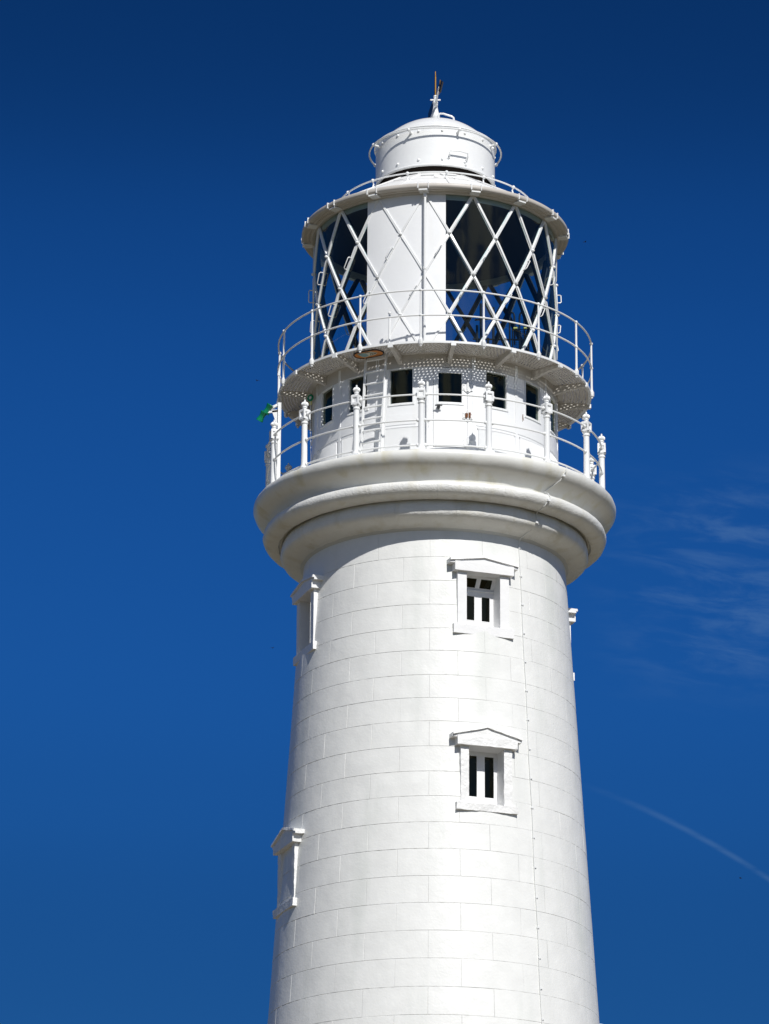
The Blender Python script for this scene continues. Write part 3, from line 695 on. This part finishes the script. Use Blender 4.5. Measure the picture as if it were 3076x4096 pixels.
ah = MB().prism([(-.02, -.03), (.10, -.13), (.30, 0), (.10, .13), (-.02, .03)], Vector((.07, -.70, 33.845)) - Nn * .012, X, Zv, Nn, .024)
obj('arrow_head', ah, M_dark, WV, 0); obj('arrow_edge', MB().tube([Vector((.072, -.71, 33.72)), Vector((.085, -.82, 33.72)), Vector((.088, -.84, 33.96))], .006, 6), M_gold, WV)
X = Vector((-.10, .85, 0)).normalized(); Nn = X.cross(Zv)
obj('tail_plate', MB().prism([(.10, -.08), (.35, -.17), (.95, -.20), (1.0, .0), (.95, .22), (.35, .17), (.10, .10)], Vector((-.02, .0, 33.86)) - Nn * .008, X, Zv, Nn, .016), M_dark, WV, 0)

# ------------------------------------------------------------------ lantern interior fittings
def dpost(x, y, z1, r=.025): return MB().tube([(x, y, 27.87), (x, y, z1)], r, 8)
IR = thing('inner_guard_rail', 'dark steel guard posts and hoops standing inside the lantern glass', 'guard rail', (1.0, -.7, 27.87))
for x, y, z1 in ((.78, -.75, 29.02), (.85, -.75, 29.45), (1.08, -.75, 29.38), (1.0, .6, 29.3)): obj('post', dpost(x, y, z1), M_post, IR)
for x in (1.38, 1.56):
    obj('hoop', MB().tube([(x, -.85, 27.87), (x, -.85, 29.12)] + [(x + .045 - .045 * math.cos(PI * i / 8), -.85, 29.12 + .12 * math.sin(PI * i / 8)) for i in range(1, 8)] + [(x + .09, -.85, 29.0), (x + .09, -.85, 28.6)], .018, 8), M_post, IR)
obj('rail', MB().tube([(.7, -.75, 28.75), (1.15, -.8, 28.72), (1.7, -.85, 28.70)], .016, 8), M_post, IR)
obj('rail', MB().tube([(.75, -.7, 29.15), (1.2, .2, 29.55)], .02, 8), M_post, IR)
MG = thing('mesh_gate', 'small dark mesh gate with yellow top bar inside the lantern, right side', 'gate', (1.55, -.85, 27.9))
g_ = MB()
for i in range(9): g_.tube([(1.44 + .035 * i, -.9, 27.95), (1.44 + .035 * i, -.9, 28.86)], .0035, 4)
for i in range(26): g_.tube([(1.44, -.9, 27.96 + .035 * i), (1.72, -.9, 27.96 + .035 * i)], .0035, 4)
obj('mesh_infill', g_, M_post, MG, 0)
obj('gate_frame', MB().tube([(1.43, -.9, 27.9), (1.43, -.9, 28.88), (1.73, -.9, 28.88), (1.73, -.9, 27.9)], .014, 6), M_post, MG)
obj('top_bar', MB().tube([(1.45, -.92, 28.895), (1.52, -.92, 28.90)], .022, 8).tube([(1.64, -.92, 28.90), (1.70, -.92, 28.90)], .02, 8), M_yellow, MG)
cbm = MB(); X, Nn, Zv = frame(22.5)
c0 = pos(2.05, 22.8, 28.02)
pts = []
for cx, cz, s in ((.12, .10, 0), (-.12, .10, 90), (-.12, -.14, 180), (.12, -.14, 270)):
    for i in range(4): a = rad(s + 30 * i); pts.append((cx + .04 * math.cos(a), cz + .04 * math.sin(a)))
cbm.prism(pts, c0 - Nn * .08, X, Zv, Nn, .10)
tag(obj('equipment_box', cbm, M_sage, smooth=20), 'sage green round cornered box behind the bottom of the lantern glass', 'box')

# ------------------------------------------------------------------ main gallery railing
GR = thing('main_gallery_railing', 'heavy white balustrade of turned posts with fluted finials and three rails on the stone cornice', 'railing', (0, 0, 25.72))
RM = 3.085; zr = [25.825, 26.295, 26.78]
p = MB(); C0 = Vector((0, -RM, 0))
p.box(C0 + Vector((0, 0, 25.725)), .085, .085, .028)
p.lathe(smoothp([(.001, 25.74), (.080, 25.742), (.078, 25.77), (.060, 25.80), (.056, 25.85), (.055, 26.2), (.052, 26.58), (.052, 26.60), (.066, 26.61), (.066, 26.63), (.056, 26.64), (.060, 26.66), (.078, 26.675), (.080, 26.69), (.001, 26.69)], 1), 16, c=C0)
# square block with recessed panels
hb = .074; zb0, zb1 = 26.69, 26.865
for k in range(4):
    X, Nn, Zv = frame(90 * k)
    def q_(x, z, d): return C0 + X * x + Nn * d + Zv * z
    zc = (zb0 + zb1) / 2; o1 = [(-hb, zb0), (hb, zb0), (hb, zb1), (-hb, zb1)]; i1 = [(-.045, zb0 + .04), (.045, zb0 + .04), (.045, zb1 - .035), (-.045, zb1 - .035)]
    i2 = [(-.034, zb0 + .05), (.034, zb0 + .05), (.034, zb1 - .045), (-.034, zb1 - .045)]
    vs = [q_(x, z, hb) for x, z in o1] + [q_(x, z, hb) for x, z in i1] + [q_(x, z, hb - .022) for x, z in i2]
    p.add(vs, [(i, (i + 1) % 4, 4 + (i + 1) % 4, 4 + i) for i in range(4)] + [(4 + i, 4 + (i + 1) % 4, 8 + (i + 1) % 4, 8 + i) for i in range(4)] + [(8, 9, 10, 11)])
p.box(C0 + Vector((0, 0, zb1 + .008)), hb, hb, .008, taper=.8)
post_m = p
fin = MB(); fin.lathe(smoothp([(.055, 26.875), (.036, 26.89), (.032, 26.905), (.046, 26.915), (.046, 26.935), (.034, 26.945)], 1), 16, c=C0)
nf = 32; prof = [(.034, 26.945), (.056, 26.955), (.068, 26.978), (.064, 27.002), (.046, 27.024), (.022, 27.036)]
vs = []
for i in range(nf):
    a = 2 * PI * i / nf; k_ = 1.0 if i % 2 else .86
    vs += [C0 + Vector((math.sin(a) * r * (k_ if 0 < j < 5 else 1), -math.cos(a) * r * (k_ if 0 < j < 5 else 1), z)) for j, (r, z) in enumerate(prof)]
fin.add(vs, [(i * 6 + q, ((i + 1) % nf) * 6 + q, ((i + 1) % nf) * 6 + q + 1, i * 6 + q + 1) for i in range(nf) for q in range(5)])
fin.lathe(smoothp([(.022, 27.036), (.014, 27.044), (.018, 27.06), (.012, 27.075), (.001, 27.08)], 1), 10, c=C0)
postm = mesh('post', post_m, M_metal); finm = mesh('finial', fin, M_metal, 25)
sag = []
railm = {}
for z in zr:
    e = math.degrees((.075 if z > 26.7 else .056) / RM)
    r_ = MB(); r_.tube([pos(RM, e + (22.65 - 2 * e) * i / 8, z) for i in range(9)], .0165, 8)
    for a in (e + .25, 22.65 - e - .25):
        X, Nn, Zv = frame(a); c_ = pos(RM, a, z); r_.tube([c_ - X * .018, c_ + X * .018], .030, 10); r_.sphere(c_, .034, 8, 6)
    railm[z] = mesh('rail', r_, M_metal)
for k in range(16):
    a = -4.4 + 22.5 * k
    po_ = obj('post', None, None, GR, data=postm, rot=rad(a)); obj('finial', None, None, po_, data=finm)
    for z in zr: obj('rail', None, None, GR, data=railm[z], rot=rad(a))

# ------------------------------------------------------------------ ladder
LD = thing('ladder', 'white steel ladder rising from the lower gallery to the perforated upper gallery', 'ladder', pos(2.45, -26, 25.75))
X, Nn, Zv = frame(-26)
def lp(x, z): return Nn * (2.60 - (z - 25.75) * .085) + X * x + Zv * z
sl = (lp(0, 27.86) - lp(0, 25.75)).normalized(); hl = (lp(0, 27.86) - lp(0, 25.75)).length / 2; nn_ = X.cross(sl)
for s in (-.205, .205): obj('stile', MB().box((lp(s, 27.86) + lp(s, 25.75)) / 2, .010, .034, hl, X, nn_, sl), M_metal, LD, 0)
for i in range(9):
    z = 25.93 + .232 * i; obj('rung', MB().box(lp(0, z), .195, .022, .010, X, nn_, sl), M_metal, LD, 0)
obj('step_plate', MB().box(lp(.235, 26.6), .02, .006, .75, X, nn_, sl), M_metal, LD, 0)

# lifting post on the lantern gallery
lpz = MB(); c = pos(2.60, -18.3, 0); lpz.tube([c + Vector((0, 0, ZP)), c + Vector((0, 0, 28.56))], .02, 8); lpz.sphere(c + Vector((0, 0, 28.575)), .03, 8, 6); lpz.lathe([(.02, 27.92), (.04, 27.9), (.04, 27.875), (.001, 27.875)], 8, c=c)
tag(obj('hand_post', lpz, M_metal), 'short white ball topped hand post standing on the lantern gallery before the blank screen', 'post')

# long pipe at the left from gallery to gallery
pp = MB(); x0 = pos(2.905, -86, 0)
pp.tube([x0 + Vector((0, 0, 25.75)), x0 + Vector((0, 0, 28.0)), x0 + Vector((0, 0, 28.40))], .015, 8)
for z in (26.3, 26.78, 27.75, 28.25): pp.lathe([(.015, z - .03), (.026, z - .025), (.026, z + .025), (.015, z + .03)], 8, c=x0)
tag(obj('aerial_pole', pp, M_metal), 'thin white pole clamped upright between the two galleries at the far left', 'pole')

# ------------------------------------------------------------------ green twin fitting
GT = thing('signal_bracket', 'white steel bracket post at the left of the lower gallery carrying two green flared fittings', 'bracket', (-2.86, -.75, 25.75))
y = -.75; dz = -y * -.345      # shift along the line of sight kept small
def gp(x, z): return Vector((x, y, z - .255))
obj('upright', MB().box(gp(-2.845, 26.9), .028, .045, .83).box(gp(-2.872, 26.9), .004, .06, .83), M_metal, GT, 0)
obj('arm', MB().add(*[[v for v in []], []]).box((gp(-2.845, 27.70) + gp(-3.06, 27.62)) / 2, .13, .03, .022, (gp(-2.845, 27.73) - gp(-3.06, 27.62)).normalized(), Vector((0, 1, 0)), Vector((-.35, 0, .93)).normalized()), M_metal, GT, 0)
obj('arm', MB().box((gp(-2.87, 27.60) + gp(-3.14, 27.52)) / 2, .15, .02, .018, Vector((1, 0, .12)).normalized(), Vector((0, 1, 0)), Vector((-.12, 0, 1)).normalized()), M_metal, GT, 0)
obj('gusset', MB().prism([(-2.875, 27.25 - .255), (-2.875, 27.60 - .255), (-3.0, 27.60 - .255)], Vector((0, y - .02, 0)), Vector((1, 0, 0)), Vector((0, 0, 1)), Vector((0, 1, 0)), .04), M_metal, GT, 0)
sp = [(.045, .085), (.062, .08), (.075, .095), (.062, .065), (.042, .0), (.062, -.065), (.075, -.095), (.062, -.08), (.045, -.085)]
for (cx, cz) in ((-3.063, 27.615), (-3.172, 27.475)):
    D = Vector((.50, -.35, .80)).normalized(); Xs = D.cross(Vector((0, 1, 0))).normalized(); Ys = D.cross(Xs)
    f_ = obj('green_fitting', MB().lathe(smoothp([(r_ * 1.2, z_ * 1.2) for r_, z_ in ((.001, .05), (.044, .05), (.052, .072), (.057, .080), (.058, .074), (.050, .045), (.040, .0), (.050, -.045), (.058, -.074), (.057, -.080), (.050, -.070), (.036, -.01), (.001, -.01))], 1), 20, c=gp(cx, cz), X=Xs, Y=Ys, Z=D), M_green, GT)
# hanging green ring near the far left window
gr = MB(); c = pos(2.36, -76, 27.65); X, Nn, Zv = frame(-40)
gr.tube([c + (X * math.cos(2 * PI * i / 16) + Zv * math.sin(2 * PI * i / 16)) * .052 for i in range(16)], .022, 8, closed=True)
RGn = thing('hose_ring', 'dark green ring with small yellow tag hanging under the upper gallery at the left', 'ring', c)
obj('ring', gr, M_green, RGn); obj('hub', MB().tube([c - Nn * .01, c + Nn * .01], .03, 10), M_metal, RGn)
obj('tag', MB().box(c - Zv * .105, .03, .004, .035, X, Nn, Zv), M_yellow, RGn, 0); obj('rope', MB().tube([c - Zv * .06, c - Zv * .5, c - Zv * 1.5 - Nn * .05], .008, 6), M_metal, RGn)

# ------------------------------------------------------------------ oval notice under the upper gallery
c = pos(2.60, -27.3, ZP - .022); X, Nn, Zv = frame(-27.3)
NT = thing('hatch_notice', 'orange oval hatch with teal and cream warning notice under the upper gallery above the ladder', 'notice', c)
def stad(hw_, hh_, n=10):
    o = []
    for sx, s in ((1, -90), (-1, 90)):
        for i in range(n + 1): a = rad(s + 180 * i / n); o.append((sx * (hw_ - hh_) + hh_ * math.cos(a), hh_ * math.sin(a)))
    return o
dn = Vector((0, 0, -1))
obj('oval_plate', MB().prism(stad(.275, .145), c, X, Nn, dn, .008), M_orange, NT, 0)
ring = MB(); ring.tube([c + X * x + Nn * z + dn * .006 for x, z in stad(.283, .153)], .012, 6, closed=True)
obj('rim', ring, M_dark, NT)
c2 = c + dn * .0095
obj('printed_panel', MB().prism([(-.19, .105), (.10, .105), (.18, .00), (.12, -.055), (-.13, -.105), (-.165, -.06)], c2, X, Nn, dn, .002), M_cream, NT, 0)
c3 = c2 + dn * .003
obj('teal_field', MB().prism([(-.185, .10), (-.06, .10), (-.02, .02), (-.03, -.05), (-.12, -.085), (-.155, -.05)], c3, X, Nn, dn, .001), M_teal, NT, 0)
tr = MB(); T3 = [(.01, -.045), (.15, -.005), (.065, .06)]
for i in range(3):
    a, b = Vector(T3[i]), Vector(T3[(i + 1) % 3]); tr.tube([c3 + X * a.x + Nn * a.y, c3 + X * b.x + Nn * b.y], .005, 4)
tr.tube([c3 + X * .08 + Nn * .04, c3 + X * .065 + Nn * .01, c3 + X * .082 + Nn * .012, c3 + X * .07 - Nn * .018], .004, 4)
obj('warning_triangle', tr, M_dark, NT, 0)
for zz in (.085, .098): obj('text_line', MB().box(c3 + X * .02 + Nn * zz, .05, .003, .001, X, Nn, dn), M_dark, NT, 0)
obj('text_line', MB().box(c3 - X * .12 + Nn * .075, .045, .005, .0012, X, Nn, dn), M_dark, NT, 0)

# ------------------------------------------------------------------ lightning conductor down the shaft
LC = thing('lightning_conductor', 'thin white cable clipped down the right of the shaft and over the cornice', 'cable', pos(2.45, 38.7, 15))
cz = []
z = 24.36
path = [pos(3.345, 44.8, 25.66), pos(3.36, 44.2, 25.58), pos(3.25, 43.6, 25.42), pos(3.08, 41.8, 25.30), pos(3.01, 40.6, 25.22), pos(3.10, 40.6, 25.175), pos(3.165, 40.5, 25.09), pos(3.15, 39.7, 25.0), pos(3.09, 39.2, 24.92), pos(2.95, 39.4, 24.885), pos(2.86, 39.8, 24.875), pos(2.82, 40.2, 24.86), pos(2.83, 40.2, 24.78), pos(2.79, 40.2, 24.66), pos(2.68, 39.6, 24.575), pos(2.54, 38.8, 24.51), pos(2.45, 38.6, 24.46), pos(TR(24.4) + .012, 38.9, 24.40)]
path += [pos(TR(zz) + .010, 38.7 + .15 * math.sin(zz * 3), zz) for zz in [24.3 - .3 * i for i in range(48)]]
obj('cable', MB().tube(path, .0085, 6), mat('cable_grey', (.70, .71, .70), .45), LC)
X, Nn, Zv = frame(38.8)
for i in range(17):
    z = 24.31 - .538 * i; c = pos(TR(z) + .008, 39.0, z); obj('clip', MB().box(c, .026, .012, .008, X, Nn, Zv).box(c - X * .012, .011, .014, .016, X, Nn, Zv), M_metal, LC, 0)
for a, r, z in ((43.9, 3.31, 25.50), (39.9, 3.165, 25.02), (40.2, 2.815, 24.70)):
    X, Nn, Zv = frame(a); obj('clip', MB().box(pos(r, a, z), .028, .02, .018, X, Nn, Zv), M_metal, LC, 0)

# ------------------------------------------------------------------ small birds far off
def bird(x, y, z, s, yaw, lab):
    t = thing('bird', lab, 'bird', (x, y, z), 'tiny dark birds in the sky')
    b = MB(); ax = Vector((math.cos(yaw), math.sin(yaw), .1)); sd_ = Vector((-math.sin(yaw), math.cos(yaw), 0)); c = Vector((x, y, z))
    b.tube([c - ax * .16 * s, c - ax * .08 * s, c, c + ax * .1 * s, c + ax * .16 * s], [.01 * s, .03 * s, .035 * s, .025 * s, .006 * s], 8)
    obj('body', b, M_dark, t)
    for k in (-1, 1):
        w_ = MB(); pts = [c + ax * .07 * s, c + sd_ * k * .16 * s + Vector((0, 0, .10 * s)) + ax * .06 * s, c + sd_ * k * .34 * s + Vector((0, 0, .03 * s)) - ax * .06 * s, c + sd_ * k * .15 * s + Vector((0, 0, .085 * s)) - ax * .06 * s, c - ax * .07 * s]
        w_.add(pts + [q - Vector((0, 0, .008 * s)) for q in pts], [(0, 1, 2, 3, 4), (9, 8, 7, 6, 5)] + [(i, i + 5, (i + 1) % 5 + 5, (i + 1) % 5) for i in range(5)])
        obj('wing', w_, M_dark, t, 0)
bird(3.627, 20, 39.408, .22, .6, 'tiny dark bird in the sky right of the lantern roof')
bird(-4.248, 20, 35.805, .22, 2.2, 'tiny dark bird in the sky left of the lantern gallery, above the green fittings')
bird(-3.782, 20, 29.123, .20, 1.1, 'tiny dark bird in the sky left of the shaft below the cornice')
bird(7.027, 20, 23.638, .20, 2.6, 'tiny dark bird low in the sky at the far right under the vapour trail')
